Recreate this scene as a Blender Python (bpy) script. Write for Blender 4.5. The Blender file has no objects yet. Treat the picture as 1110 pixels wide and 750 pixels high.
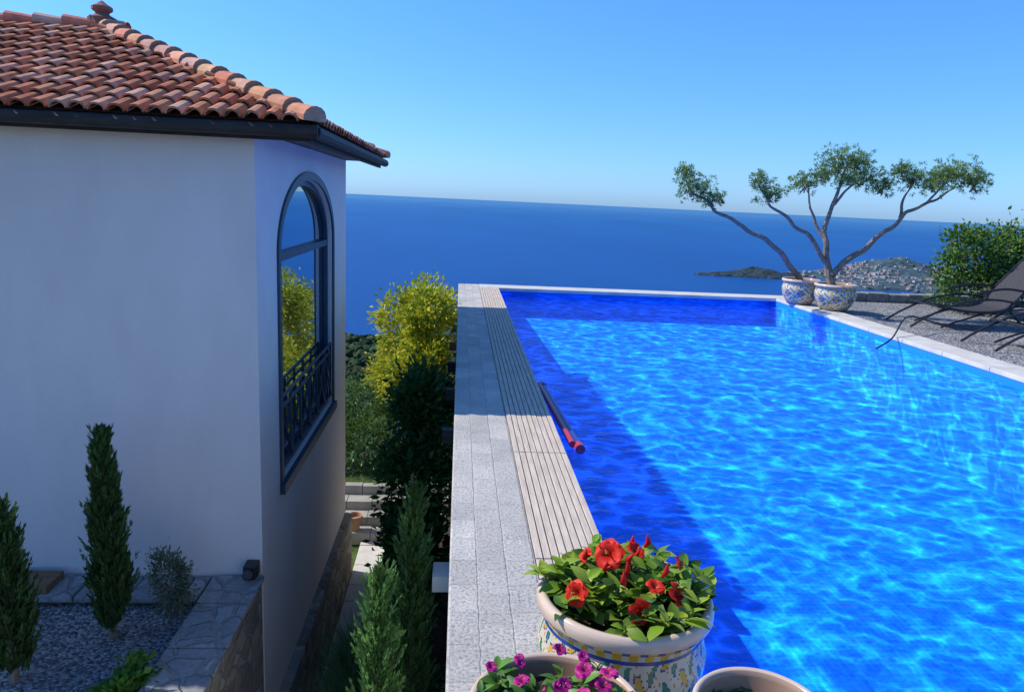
import bpy, math, random
from mathutils import Vector, Matrix, noise
random.seed(7)
R=random.random
def U(a,b): return a+(b-a)*R()
scene=bpy.context.scene
scene.view_settings.view_transform='Standard'
scene.view_settings.look='None'; scene.view_settings.exposure=0

# ---------------------------------------------------------------- helpers
class MB:
    def __init__(s): s.v=[];s.f=[];s.c=[];s.m=[]
    def vert(s,p): s.v.append(tuple(p)); return len(s.v)-1
    def face(s,idx,c=(1,1,1),m=0): s.f.append(tuple(idx)); s.c.append(c); s.m.append(m)
    def poly(s,pts,c=(1,1,1),m=0):
        n=len(s.v); s.v.extend(tuple(p) for p in pts); s.face(range(n,n+len(pts)),c,m)
    def box(s,x0,x1,y0,y1,z0,z1,c=(1,1,1),m=0,rot=None,org=None):
        P=[Vector((x,y,z)) for z in (z0,z1) for y in (y0,y1) for x in (x0,x1)]
        if rot is not None:
            o=Vector(org) if org else Vector(((x0+x1)/2,(y0+y1)/2,(z0+z1)/2))
            P=[rot@(p-o)+o for p in P]
        n=len(s.v); s.v.extend(tuple(p) for p in P)
        for q in ((0,2,3,1),(4,5,7,6),(0,1,5,4),(2,6,7,3),(0,4,6,2),(1,3,7,5)):
            s.face([n+i for i in q],c,m)
    def tube(s,pts,rad,seg=8,c=(1,1,1),m=0,cap=True):
        pts=[Vector(p) for p in pts]
        if not hasattr(rad,'__len__'): rad=[rad]*len(pts)
        rings=[]; up=Vector((0.13,0.21,1)).normalized()
        for i,p in enumerate(pts):
            d=(pts[min(i+1,len(pts)-1)]-pts[max(i-1,0)]).normalized()
            a=d.cross(up)
            if a.length<.05: a=d.cross(Vector((1,0,0)))
            a.normalize(); b=d.cross(a).normalized()
            ring=[]
            for k in range(seg):
                t=2*math.pi*k/seg
                ring.append(s.vert(p+(a*math.cos(t)+b*math.sin(t))*rad[i]))
            rings.append(ring)
        for i in range(len(rings)-1):
            for k in range(seg):
                s.face((rings[i][k],rings[i][(k+1)%seg],rings[i+1][(k+1)%seg],rings[i+1][k]),c,m)
        if cap:
            s.face(rings[0][::-1],c,m); s.face(rings[-1],c,m)
    def leaf(s,p,d,L,W,c,m=0,fold=.25):
        d=Vector(d).normalized()
        a=d.cross(Vector((U(-1,1),U(-1,1),U(-1,1))))
        if a.length<.01: a=Vector((1,0,0))
        a.normalize(); n=d.cross(a)
        p=Vector(p); mid=p+d*L*.45
        k=len(s.v)
        s.v.extend([tuple(p),tuple(mid+a*W*.5+n*W*fold),tuple(p+d*L),tuple(mid-a*W*.5+n*W*fold)])
        s.face((k,k+1,k+2),c,m); s.face((k,k+2,k+3),c,m)
    def build(s,name,mats,parent=None,smooth=False,bevel=0):
        me=bpy.data.meshes.new(name); me.from_pydata(s.v,[],s.f); 
        for mt in mats: me.materials.append(mt)
        me.polygons.foreach_set('material_index',s.m)
        at=me.color_attributes.new('Col','FLOAT_COLOR','CORNER')
        buf=[]
        for f,c in zip(s.f,s.c):
            buf.extend((c[0],c[1],c[2],1.0)*len(f))
        at.data.foreach_set('color',buf)
        if smooth: me.polygons.foreach_set('use_smooth',[True]*len(s.f))
        me.update()
        ob=bpy.data.objects.new(name,me); scene.collection.objects.link(ob)
        if parent: ob.parent=parent
        if bevel:
            b=ob.modifiers.new('bev','BEVEL'); b.width=bevel; b.segments=2; b.limit_method='ANGLE'
        return ob
def empty(name,loc=(0,0,0)):
    e=bpy.data.objects.new(name,None); scene.collection.objects.link(e); return e

class NT:
    def __init__(s,name):
        s.mat=bpy.data.materials.new(name); s.mat.use_nodes=True
        s.n=s.mat.node_tree.nodes; s.l=s.mat.node_tree.links
        s.b=s.n['Principled BSDF']; s.out=s.n['Material Output']
        s.geo=s.n.new('ShaderNodeNewGeometry')
    def node(s,t,**k):
        n=s.n.new(t)
        for a,b in k.items():
            if a.startswith('_'): n.inputs[a[1:].replace('_',' ')].default_value=b
            else: setattr(n,a,b)
        return n
    def link(s,a,b): s.l.new(a,b)
    def noise(s,scale,detail=4,rough=.55,vec=None,stretch=None):
        n=s.node('ShaderNodeTexNoise',_Scale=scale,_Detail=detail,_Roughness=rough)
        v=vec or s.geo.outputs['Position']
        if stretch:
            mp=s.node('ShaderNodeMapping'); mp.inputs['Scale'].default_value=stretch; s.link(v,mp.inputs['Vector']); v=mp.outputs[0]
        s.link(v,n.inputs['Vector']); return n
    def ramp(s,fac,stops):
        r=s.node('ShaderNodeValToRGB'); e=r.color_ramp.elements
        while len(e)<len(stops): e.new(.5)
        for i,(p,c) in enumerate(stops):
            e[i].position=p; e[i].color=(*c,1) if len(c)==3 else c
        s.link(fac,r.inputs[0]); return r
    def mix(s,fac,a,b,mode='MIX'):
        m=s.node('ShaderNodeMix',data_type='RGBA',blend_type=mode)
        for soc,v in ((m.inputs['Factor'],fac),(m.inputs['A'],a),(m.inputs['B'],b)):
            if isinstance(v,(int,float)): soc.default_value=v
            elif isinstance(v,tuple): soc.default_value=(*v,1)
            else: s.link(v,soc)
        return m.outputs['Result']
    def bump(s,h,strength=.3,dist=.01):
        b=s.node('ShaderNodeBump',_Strength=strength,_Distance=dist); s.link(h,b.inputs['Height']); return b.outputs[0]
    def math(s,op,a,b=0,clamp=False):
        m=s.node('ShaderNodeMath',operation=op,use_clamp=clamp)
        for i,v in enumerate((a,b)):
            if isinstance(v,(int,float)): m.inputs[i].default_value=v
            else: s.link(v,m.inputs[i])
        return m.outputs[0]
    def base(s,c):
        if isinstance(c,tuple): s.b.inputs['Base Color'].default_value=(*c,1)
        else: s.link(c,s.b.inputs['Base Color'])
    def set(s,rough=None,spec=None,metal=None,normal=None):
        if rough is not None: s.b.inputs['Roughness'].default_value=rough
        if spec is not None: s.b.inputs['Specular IOR Level'].default_value=spec
        if metal is not None: s.b.inputs['Metallic'].default_value=metal
        if normal is not None: s.link(normal,s.b.inputs['Normal'])
        return s.mat

def noisy(name,c1,c2,scale,rough=.8,bs=.3,bd=.01,bscale=None,spec=.3,stretch=None):
    m=NT(name); n=m.noise(scale,6,.6,stretch=stretch); r=m.ramp(n.outputs[0],[(.3,c1),(.7,c2)])
    m.base(r.outputs[0]); n2=m.noise(bscale or scale*4,5,.6,stretch=stretch)
    return m.set(rough,spec,normal=m.bump(n2.outputs[0],bs,bd))
def attr_mat(name,rough=.6,spec=.3,nz=None,amt=.35,bump=0,transl=0):
    m=NT(name); a=m.node('ShaderNodeAttribute',attribute_name='Col')
    col=a.outputs['Color']
    nrm=None
    if nz:
        n=m.noise(nz,5,.6); r=m.ramp(n.outputs[0],[(.3,(1-amt,)*3),(.7,(1+amt*.4,)*3)])
        col=m.mix(1.0,col,r.outputs[0],'MULTIPLY')
        if bump: nrm=m.bump(n.outputs[0],bump,.01)
    m.base(col); m.set(rough,spec,normal=nrm)
    if transl:
        t=m.node('ShaderNodeBsdfTranslucent'); m.link(col,t.inputs[0])
        mx=m.node('ShaderNodeMixShader'); mx.inputs[0].default_value=transl
        m.link(m.b.outputs[0],mx.inputs[1]); m.link(t.outputs[0],mx.inputs[2]); m.link(mx.outputs[0],m.out.inputs[0])
    return m.mat
LEAF=attr_mat('leaf',.45,.35,transl=.35)
PETAL=attr_mat('petal',.5,.25,transl=.3)
PAINT=attr_mat('glazed',.18,.5,nz=9,amt=.12)
TERRA=attr_mat('terracotta',.85,.2,nz=6,amt=.35,bump=.4)
FARM=attr_mat('far_land',.95,.05,nz=.02,amt=.4)
BARK=noisy('bark',(.16,.12,.09),(.34,.28,.22),14,.9,.7,.02)
SOIL=noisy('soil',(.03,.02,.015),(.08,.055,.04),30,.95,.8,.02)
METAL=noisy('black_metal',(.012,.012,.014),(.025,.025,.03),20,.4,.05,.001,spec=.5)

# plaster
def plaster(name,c1,c2):
    m=NT(name); n=m.noise(.9,6,.6); r=m.ramp(n.outputs[0],[(.3,c1),(.75,c2)])
    st=m.noise(2,5,.6,stretch=(1,1,.3)); r2=m.ramp(st.outputs[0],[(.35,(.93,.93,.935)),(.6,(1,1,1))])
    m.base(m.mix(1.0,r.outputs[0],r2.outputs[0],'MULTIPLY')); n2=m.noise(60,5,.7)
    return m.set(.92,.15,normal=m.bump(n2.outputs[0],.5,.006))
PLASTER=plaster('plaster',(.74,.65,.61),(.80,.71,.67))
FRAME=noisy('blue_grey_paint',(.025,.05,.085),(.035,.07,.11),8,.45,.1,.002)
DARKWOOD=noisy('dark_wood',(.02,.016,.014),(.05,.04,.035),5,.6,.3,.004,stretch=(1,6,6))

# ---------------------------------------------------------------- camera
cam=bpy.data.cameras.new("Camera"); co=bpy.data.objects.new("Camera",cam); scene.collection.objects.link(co)
cam.lens=25.95; cam.sensor_width=36; cam.clip_start=.05; cam.clip_end=400000
yaw=math.radians(4.38);pitch=math.radians(11.2);roll=math.radians(2.7)
f=Vector((math.sin(yaw)*math.cos(pitch),math.cos(yaw)*math.cos(pitch),-math.sin(pitch)))
r0=Vector((math.cos(yaw),-math.sin(yaw),0)); u0=r0.cross(f)
rr=r0*math.cos(roll)+u0*math.sin(roll); uu=rr.cross(f)
M=Matrix((rr,uu,-f)).transposed().to_4x4(); M.translation=Vector((0,0,1.5)); co.matrix_world=M
scene.camera=co

# ---------------------------------------------------------------- light
sd=Vector((-1,.32,0)).normalized(); el=math.radians(44)
tosun=Vector((sd.x*math.cos(el),sd.y*math.cos(el),math.sin(el)))
sl=bpy.data.lights.new('sun','SUN'); sl.energy=5.0; sl.angle=math.radians(.5); sl.color=(1,.94,.84)
so=bpy.data.objects.new('sun',sl); scene.collection.objects.link(so); so.rotation_euler=tosun.to_track_quat('Z','Y').to_euler()
w=bpy.data.worlds.new("World"); scene.world=w; w.use_nodes=True
wn=w.node_tree.nodes; wl=w.node_tree.links; bg=wn['Background']
sky=wn.new('ShaderNodeTexSky'); sky.sky_type='NISHITA'; sky.sun_disc=False; sky.sun_elevation=el
sky.sun_rotation=math.atan2(sd.x,sd.y); sky.altitude=400; sky.air_density=1.0; sky.dust_density=.6; sky.ozone_density=2.5
tcw=wn.new('ShaderNodeTexCoord'); sx=wn.new('ShaderNodeSeparateXYZ'); wl.new(tcw.outputs['Generated'],sx.inputs[0])
rw=wn.new('ShaderNodeValToRGB'); e=rw.color_ramp.elements
e.new(.12); e.new(.4)
for i,(p,c) in enumerate([(0,(.66,1.06,1.98)),(.08,(.72,1.12,1.8)),(.25,(.86,1.32,1.98)),(.6,(.86,1.22,1.75))]):
    e[i].position=p; e[i].color=(*[v/2 for v in c],1)
wl.new(sx.outputs[2],rw.inputs[0])
mw=wn.new('ShaderNodeMix'); mw.data_type='RGBA'; mw.blend_type='MULTIPLY'; mw.inputs['Factor'].default_value=1
wl.new(sky.outputs[0],mw.inputs['A']); wl.new(rw.outputs[0],mw.inputs['B'])
hs=wn.new('ShaderNodeHueSaturation'); hs.inputs['Saturation'].default_value=1.06; hs.inputs['Value'].default_value=2.0
wl.new(mw.outputs['Result'],hs.inputs['Color']); wl.new(hs.outputs[0],bg.inputs[0]); bg.inputs[1].default_value=.116

# ---------------------------------------------------------------- sea
m=NT('sea_water')
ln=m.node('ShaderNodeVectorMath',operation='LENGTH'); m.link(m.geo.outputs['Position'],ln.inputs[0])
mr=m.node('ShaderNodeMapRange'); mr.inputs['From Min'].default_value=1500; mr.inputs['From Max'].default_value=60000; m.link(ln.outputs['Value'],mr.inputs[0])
r=m.ramp(mr.outputs[0],[(0,(.001,.062,.26)),(.1,(.002,.072,.275)),(.3,(.006,.09,.28)),(1,(.05,.17,.34))])  # paler with distance: aerial haze put into the sea's base colour
n=m.noise(.0006,5,.6,stretch=(1,.35,1)); r2=m.ramp(n.outputs[0],[(.35,(.82,.86,.88)),(.65,(1.12,1.07,1.04))])
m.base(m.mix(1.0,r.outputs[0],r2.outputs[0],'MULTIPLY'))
n2=m.noise(.05,6,.65); m.set(.45,.16,normal=m.bump(n2.outputs[0],.6,3))
SEA=m.mat
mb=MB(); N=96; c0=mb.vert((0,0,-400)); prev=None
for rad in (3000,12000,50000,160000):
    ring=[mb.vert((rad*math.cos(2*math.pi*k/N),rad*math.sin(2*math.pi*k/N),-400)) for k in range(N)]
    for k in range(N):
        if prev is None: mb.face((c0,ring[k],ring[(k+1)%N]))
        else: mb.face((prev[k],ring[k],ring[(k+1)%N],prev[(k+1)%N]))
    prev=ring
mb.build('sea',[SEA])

# ---------------------------------------------------------------- terrain
tab=[(-80,-4.3),(12.45,-4.3),(12.75,-3.6),(14.5,-3.75),(20,-9),(60,-40),(200,-62),(420,-88),(520,-97),(700,-150),(1500,-420),(3500,-460)]
def tz(x,y):
    for (a,za),(b,zb) in zip(tab,tab[1:]):
        if y<=b:
            z=za+(zb-za)*max(0,(y-a)/(b-a)); break
    else: z=-460
    if y>22:
        k=min(1,(y-22)/200); z+=k*(14*noise.noise((x/140,y/140,3))+5*noise.noise((x/40,y/40,1)))
        if x<-100: z+=min(30,(-x-100)*.02)
    elif y>13: z+=.12*noise.noise((x/2,y/2,0))
    return z
ys=[-80,-20,0,6,10,12.4,12.45,12.75,12.8]+[13+i*.6 for i in range(14)]
y=22
while y<3500: ys.append(y); y*=1.045
xs=[-2500,-1600,-1000,-700]+[-500+i*12 for i in range(26)]+[-190+i*6 for i in range(28)]+[-22,-16,-12,-9,-7,-5,-4,-3,-2.5,-2,-1.5,-1,-.5,0,.5,1,2,4,7,12,20,30,45,60,80,110,150,200,300,450,700,1100,1700,2500]
xs=sorted(set(xs))
mb=MB(); idx=[[mb.vert((x,y,tz(x,y))) for x in xs] for y in ys]
for j in range(len(ys)-1):
    for i in range(len(xs)-1):
        mb.face((idx[j][i],idx[j][i+1],idx[j+1][i+1],idx[j+1][i]))
m=NT('hillside'); n=m.noise(.03,8,.65); n1=m.noise(2.5,8,.7)
r=m.ramp(n.outputs[0],[(.35,(.025,.055,.03)),(.6,(.05,.095,.04)),(.75,(.09,.12,.05))])
rg=m.ramp(n1.outputs[0],[(.3,(.035,.06,.02)),(.55,(.07,.11,.03)),(.75,(.14,.13,.07))])
sp=m.node('ShaderNodeSeparateXYZ'); m.link(m.geo.outputs['Position'],sp.inputs[0])
fa=m.math('GREATER_THAN',sp.outputs[1],21)
m.base(m.mix(fa,rg.outputs[0],r.outputs[0])); n2=m.noise(.4,6,.7); m.set(.95,.1,normal=m.bump(n2.outputs[0],.6,.5))
mb.build('terrain',[m.mat],smooth=True)

# forest on hillside
import bmesh
def ico(sub):
    b=bmesh.new(); bmesh.ops.create_icosphere(b,subdivisions=sub,radius=1)
    V=[v.co.copy() for v in b.verts]; F=[[v.index for v in q.verts] for q in b.faces]; b.free(); return V,F
IV,IF=ico(2)
mb=MB()
for i in range(2600):
    y=80*math.exp(R()*math.log(600/80)); x=y*U(-.34,.0)
    z=tz(x,y); s=U(1.4,3.4)*(.35+y/600); g=U(.55,1.35)*(1.4 if y<230 else 1)
    cc=(.032*g+.025*R(),.065*g+.015*R(),.036*g)
    ox,oy=U(0,99),U(0,99); n0=len(mb.v)
    for v in IV:
        k=s*(1+.55*noise.noise(v*1.9+Vector((ox,oy,0))))
        mb.v.append((x+v.x*k,y+v.y*k,z+v.z*k*.9+s*.3))
    for q in IF: mb.face([n0+t for t in q],cc)
mb.build('hillside_forest',[FARM])

# coast town
def landblob(name,blobs,x0,x1,y0,y1,nx,ny,hazy_green):
    mb=MB()
    def h(x,y):
        v=-12
        for cx,cy,rx,ry,hh in blobs:
            d=math.hypot((x-cx)/rx,(y-cy)/ry)+.28*noise.noise((x/260,y/260,cx))
            if d<1.15: v=max(v,hh*(1-d)**1 *1.25 if d<1 else -12*(d-1)/.15)
        if v>0: v+=6+6*noise.noise((x/70,y/70,9))
        return v
    ii=[[None]*(nx+1) for _ in range(ny+1)]
    for j in range(ny+1):
        for i in range(nx+1):
            x=x0+(x1-x0)*i/nx; y=y0+(y1-y0)*j/ny; ii[j][i]=mb.vert((x,y,-400+h(x,y)))
    for j in range(ny):
        for i in range(nx):
            g=U(.6,1.3); c=tuple(q*g for q in hazy_green)
            mb.face((ii[j][i],ii[j][i+1],ii[j+1][i+1],ii[j+1][i]),c)
    return mb,h
mb,h=landblob('p',[(2700,4250,480,420,35),(3400,5500,430,330,85),(3750,4400,900,800,110),(2450,4700,330,170,22),(3000,4900,460,420,50)],1900,4900,3500,6200,110,100,(.065,.11,.13))  # land green shifted towards blue: distance haze put into the base colour
for i in range(3000):
    x=U(2050,4500); y=U(3550,5900); hh=h(x,y)
    if hh<7: continue
    if hh>55 and R()<.8: continue
    if noise.noise((x/110,y/110,4))<-.12: continue
    s=U(5,13); t=U(5,13); H=U(6,16); w_=U(.28,.54); a=Matrix.Rotation(U(0,3),3,'Z')
    c=(w_*.97,w_*.95,w_*.97) 
    z=-400+hh-3
    mb.box(x-s,x+s,y-t,y+t,z,z+H,c,rot=a)
    mb.box(x-s-1,x+s+1,y-t-1,y+t+1,z+H,z+H+2,(.42,.29,.25) if R()<.6 else c,rot=a)  # walls and roofs muted, the same haze held in their colours
mb.build('coastal_town',[FARM])
mb,h=landblob('i',[(1830,4500,330,110,42),(1620,4480,170,60,16),(2080,4560,150,60,18)],1350,2400,4200,4800,70,40,(.045,.07,.085))  # headland green tinted blue as well, haze painted in
mb.build('wooded_headland',[FARM])

# ---------------------------------------------------------------- pool
W0=.69;W1=5.6;YN=1.85;YF=12.85;ZF=-1.25;ZM=-1.25;ZE_=-.42;YM=7.5;ZW=-.12
m=NT('pool_tiles'); br=m.node('ShaderNodeTexBrick',_Scale=1.0,_Mortar_Size=.003); br.offset=0; br.inputs['Brick Width'].default_value=.05; br.inputs['Row Height'].default_value=.05
m.link(m.geo.outputs['Position'],br.inputs['Vector'])
br.inputs['Color1'].default_value=(.0,.165,.76,1);br.inputs['Color2'].default_value=(.001,.19,.82,1);br.inputs['Mortar'].default_value=(.01,.23,.82,1)
m.base(br.outputs[0]); POOLT=m.set(.5,.3)
m=NT('pool_water')
pos=m.geo.outputs['Position']
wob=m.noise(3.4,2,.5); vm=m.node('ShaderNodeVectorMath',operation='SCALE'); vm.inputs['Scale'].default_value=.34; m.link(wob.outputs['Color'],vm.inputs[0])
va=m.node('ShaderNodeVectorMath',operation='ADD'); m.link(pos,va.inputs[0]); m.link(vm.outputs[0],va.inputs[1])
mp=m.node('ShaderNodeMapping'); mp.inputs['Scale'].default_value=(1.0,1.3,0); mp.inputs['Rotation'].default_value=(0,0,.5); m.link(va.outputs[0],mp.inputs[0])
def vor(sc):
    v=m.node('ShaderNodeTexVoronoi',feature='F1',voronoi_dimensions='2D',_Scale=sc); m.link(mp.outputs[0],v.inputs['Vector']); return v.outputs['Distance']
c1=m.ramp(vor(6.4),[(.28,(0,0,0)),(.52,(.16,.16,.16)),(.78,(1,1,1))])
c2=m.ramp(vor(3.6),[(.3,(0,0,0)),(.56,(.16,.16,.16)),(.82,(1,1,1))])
cs=m.math('ADD',m.math('MULTIPLY',c1.outputs[0],1.3),m.math('MULTIPLY',c2.outputs[0],.9))  # caustic light drawn as a Voronoi pattern in the water's transmission colour
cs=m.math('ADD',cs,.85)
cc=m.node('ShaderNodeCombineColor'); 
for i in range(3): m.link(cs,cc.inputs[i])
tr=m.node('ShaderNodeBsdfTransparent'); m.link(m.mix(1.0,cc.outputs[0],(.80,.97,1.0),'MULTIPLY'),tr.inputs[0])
gl=m.node('ShaderNodeBsdfGlossy',_Roughness=.03); gl.inputs['Color'].default_value=(1,1,1,1)
wv=m.noise(6,3,.55,stretch=(1,1.6,1)); wv2=m.noise(1.4,2,.5)
hgt=m.math('ADD',wv.outputs[0],m.math('MULTIPLY',wv2.outputs[0],1.4))
bp=m.bump(hgt,.8,.03)
fr=m.node('ShaderNodeFresnel',_IOR=1.33); m.link(bp,fr.inputs['Normal']); m.link(bp,gl.inputs['Normal'])
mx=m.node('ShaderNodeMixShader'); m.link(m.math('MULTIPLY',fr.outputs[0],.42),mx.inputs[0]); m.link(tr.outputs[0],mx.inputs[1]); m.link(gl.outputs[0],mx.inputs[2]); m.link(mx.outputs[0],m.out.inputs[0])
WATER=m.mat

# speckled stone coping
m=NT('granite_setts'); 
mp=m.node('ShaderNodeMapping'); mp.inputs['Rotation'].default_value=(0,0,math.radians(90)); m.link(m.geo.outputs['Position'],mp.inputs[0])
br=m.node('ShaderNodeTexBrick',_Scale=1.0,_Mortar_Size=.005,_Mortar_Smooth=.9,_Bias=0); br.inputs['Brick Width'].default_value=.20; br.inputs['Row Height'].default_value=.122; br.offset=.37
wn_=m.noise(14,3,.6); vs=m.node('ShaderNodeVectorMath',operation='SCALE'); vs.inputs['Scale'].default_value=.016; m.link(wn_.outputs['Color'],vs.inputs[0])
vv=m.node('ShaderNodeVectorMath',operation='ADD'); m.link(mp.outputs[0],vv.inputs[0]); m.link(vs.outputs[0],vv.inputs[1]); m.link(vv.outputs[0],br.inputs['Vector'])
br.inputs['Color1'].default_value=(.50,.48,.445,1);br.inputs['Color2'].default_value=(.63,.60,.555,1);br.inputs['Mortar'].default_value=(.46,.44,.41,1)
n=m.noise(75,6,.78); r=m.ramp(n.outputs[0],[(.36,(.42,.43,.45)),(.5,(1,1,1)),(.62,(1.18,1.15,1.12))])
nb=m.noise(2.5,6,.7); rb=m.ramp(nb.outputs[0],[(.3,(.76,.77,.79)),(.7,(1.12,1.10,1.06))])
m.base(m.mix(1.0,m.mix(1.0,br.outputs[0],r.outputs[0],'MULTIPLY'),rb.outputs[0],'MULTIPLY'))
hh=m.math('ADD',m.math('MULTIPLY',br.outputs['Fac'],-.3),m.math('MULTIPLY',n.outputs[0],1.0))
SETTS=m.set(.9,.2,normal=m.bump(hh,.8,.01))
DECKW=noisy('weathered_decking',(.44,.36,.29),(.66,.57,.47),6,.8,.4,.004,bscale=25,stretch=(8,.7,1))
LIME=noisy('limestone',(.48,.455,.41),(.64,.61,.56),4,.8,.25,.004,bscale=60)
PATHST=noisy('worn_stone',(.24,.23,.205),(.38,.365,.33),3,.85,.4,.01,bscale=40)

pool=empty('swimming_pool')
mb=MB()
mb.poly([(W0,YN,ZF),(W1,YN,ZF),(W1,YM,ZM),(W0,YM,ZM)])
mb.poly([(W0,YM,ZM),(W1,YM,ZM),(W1,YF,ZE_),(W0,YF,ZE_)])
mb.poly([(W0,YN,ZF),(W0,YM,ZM),(W0,YF,ZE_),(W0,YF,-.04),(W0,YN,-.04)])
mb.poly([(W1,YN,ZF),(W1,YN,-.04),(W1,YF,-.04),(W1,YF,ZE_),(W1,YM,ZM)])
mb.poly([(W0,YF,ZE_),(W1,YF,ZE_),(W1,YF,-.04),(W0,YF,-.04)])
mb.poly([(W0,YN,ZF),(W0,YN,-.04),(W1,YN,-.04),(W1,YN,ZF)])
mb.build('basin',[POOLT],pool)
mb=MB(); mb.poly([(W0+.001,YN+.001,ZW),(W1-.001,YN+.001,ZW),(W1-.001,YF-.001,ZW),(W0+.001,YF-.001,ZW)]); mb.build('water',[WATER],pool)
mb=MB(); mb.box(0.02,W0-.004,-3,YF+.2,-4.3,-.05); 
mb.box(W0+.01,12,YF+.02,YF+.2,-4.3,-.05)
mb.build('retaining_wall',[LIME],pool)
mb=MB(); mb.box(0,.365,-3,YF+.22,-.05,0.0)
mb.build('stone_coping',[SETTS],pool,bevel=.008)
mb=MB()
yj=[1.2,2.9,4.25,6.0,7.75,9.5,11.2,12.6]
for a,b in zip(yj,yj[1:]):
    nsl=9; ww=.325/nsl
    for i in range(nsl):
        x=.368+i*ww; dz=U(-.001,.001)
        mb.box(x,x+ww-.006,a+.004,b-.004,-.03,.004+dz)
mb.build('decking_slats',[DECKW],pool,bevel=.002)
mb=MB(); mb.box(.366,W0,-3,12.6,-.05,-.018); mb.build('decking_base',[noisy('grey_brown_wood',(.16,.13,.10),(.24,.20,.16),5,.8)],pool)
mb=MB()
mb.box(.366,W1+.45,12.61,YF+.22,-.048,.006)
y=-3
mb.box(.7,W1-.002,.9,YN,-.05,.0)
while y<12.55:
    mb.box(W1,W1+.42,y,min(y+.78,12.6),-.05,.005+U(-.002,.002)); y+=.786
mb.build('pale_coping',[LIME],pool,bevel=.006)
mb=MB()
for yy in (6.2,7.6,8.9,10.2,11.6): mb.box(-.1,.019,yy,yy+.09,-.62,-.5)
mb.build('beam_ends',[DARKWOOD],pool)
mb=MB(); mb.box(-.12,.019,4.9,5.12,-1.3,-1.18); mb.build('overflow_spout',[LIME],pool)

# terrace
m=NT('grey_gravel'); v=m.node('ShaderNodeTexVoronoi',_Scale=45); m.link(m.geo.outputs['Position'],v.inputs['Vector'])
sp=m.node('ShaderNodeSeparateColor'); m.link(v.outputs['Color'],sp.inputs[0])
r=m.ramp(sp.outputs[0],[(0,(.10,.10,.105)),(.5,(.24,.24,.25)),(1,(.5,.49,.48))]); nb=m.noise(1.5,5,.6); rb=m.ramp(nb.outputs[0],[(.3,(.7,.7,.7)),(.7,(1.1,1.1,1.1))])
m.base(m.mix(1.0,r.outputs[0],rb.outputs[0],'MULTIPLY'))
GRAVEL=m.set(.9,.2,normal=m.bump(m.math('MULTIPLY',v.outputs['Distance'],-1.0),1.0,.02))
mb=MB(); mb.box(W1+.425,14,-3,13.0,-4.3,-.02); mb.build('gravel_terrace',[GRAVEL])
mb=MB(); mb.box(.71,W1-.01,-3,.895,-4.3,-.01); mb.build('near_terrace',[LIME])
mb=MB(); 
x=W1+.5
while x<13: 
    l=U(.3,.55); mb.box(x,x+l-.01,12.82,13.08,-.019,.13+U(-.02,.02)); x+=l
STONEG=noisy('grey_stone',(.13,.13,.13),(.30,.29,.28),9,.9,.6,.02)
mb.build('low_stone_wall',[STONEG],bevel=.012)

def smoothpts(P,n=8):
    P=[Vector(p) for p in P]; out=[]
    for i in range(len(P)-1):
        a=P[max(i-1,0)];b=P[i];c=P[i+1];d=P[min(i+2,len(P)-1)]
        for k in range(n):
            t=k/n; out.append(.5*((2*b)+(c-a)*t+(2*a-5*b+4*c-d)*t*t+(3*b-a-3*c+d)*t**3))
    out.append(P[-1]); return out
mb=MB(); mb.tube(smoothpts([(5.25,8.75,-.12),(5.5,8.85,.0),(5.95,9.3,.22),(6.5,9.6,.12),(7.2,9.7,0.0)]),.011,6)
mb.build('pool_hose',[METAL])
MAR=attr_mat('pole_plastic',.35,.4)
mb=MB(); BLP=(.03,.05,.30); RDP=(.42,.04,.07)
mb.tube([(.845,4.72,-.115),(.775,6.3,-.105)],.027,14,c=BLP); mb.tube([(.802,4.72,-.100),(.735,6.3,-.09)],.024,14,c=RDP)
mb.tube([(.848,4.66,-.115),(.845,4.74,-.115)],.034,14,c=RDP); mb.tube([(.775,6.28,-.105),(.772,6.36,-.105)],.034,14,c=BLP)
mb.build('cleaning_pole_float',[MAR],smooth=False)

# ---------------------------------------------------------------- house
house=empty('plastered_house')
HX=-1.6;HXL=-9.2;HY0=5.98;HY1=10.6;ZT=1.92;ZB=-3.25;ZP=-4.3
wy0,wy1,wz0,wzs,wzt=6.72,9.46,-1.2,.93,1.6
wc=(wy0+wy1)/2; wr=(wy1-wy0)/2
def arch(y): 
    t=max(0,1-((y-wc)/wr)**2); return wzs+(wzt-wzs)*math.sqrt(t)
mb=MB()
mb.poly([(HXL,HY0,ZB),(HX,HY0,ZB),(HX,HY0,ZT),(HXL,HY0,ZT)])
mb.poly([(HXL,HY1,ZP),(HXL,HY1,ZT),(HX,HY1,ZT),(HX,HY1,ZP)])
mb.poly([(HXL,HY0,ZP),(HXL,HY0,ZT),(HXL,HY1,ZT),(HXL,HY1,ZP)])
mb.poly([(HX,HY0,ZB),(HX,wy0,ZB),(HX,wy0,ZT),(HX,HY0,ZT)])
mb.poly([(HX,wy1,ZB),(HX,HY1,ZB),(HX,HY1,ZT),(HX,wy1,ZT)])
NS=48; yy=[wc-wr*math.cos(math.pi*i/NS) for i in range(NS+1)]
for a,b in zip(yy,yy[1:]):
    mb.poly([(HX,a,arch(a)),(HX,b,arch(b)),(HX,b,ZT),(HX,a,ZT)])
    mb.poly([(HX,a,ZB),(HX,b,ZB),(HX,b,wz0),(HX,a,wz0)])
    mb.poly([(HX,a,arch(a)),(HX-.16,a,arch(a)),(HX-.16,b,arch(b)),(HX,b,arch(b))])
mb.poly([(HX,wy0,wz0),(HX-.16,wy0,wz0),(HX-.16,wy0,wzs),(HX,wy0,wzs)])
mb.poly([(HX,wy1,wz0),(HX,wy1,wzs),(HX-.16,wy1,wzs),(HX-.16,wy1,wz0)])
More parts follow.
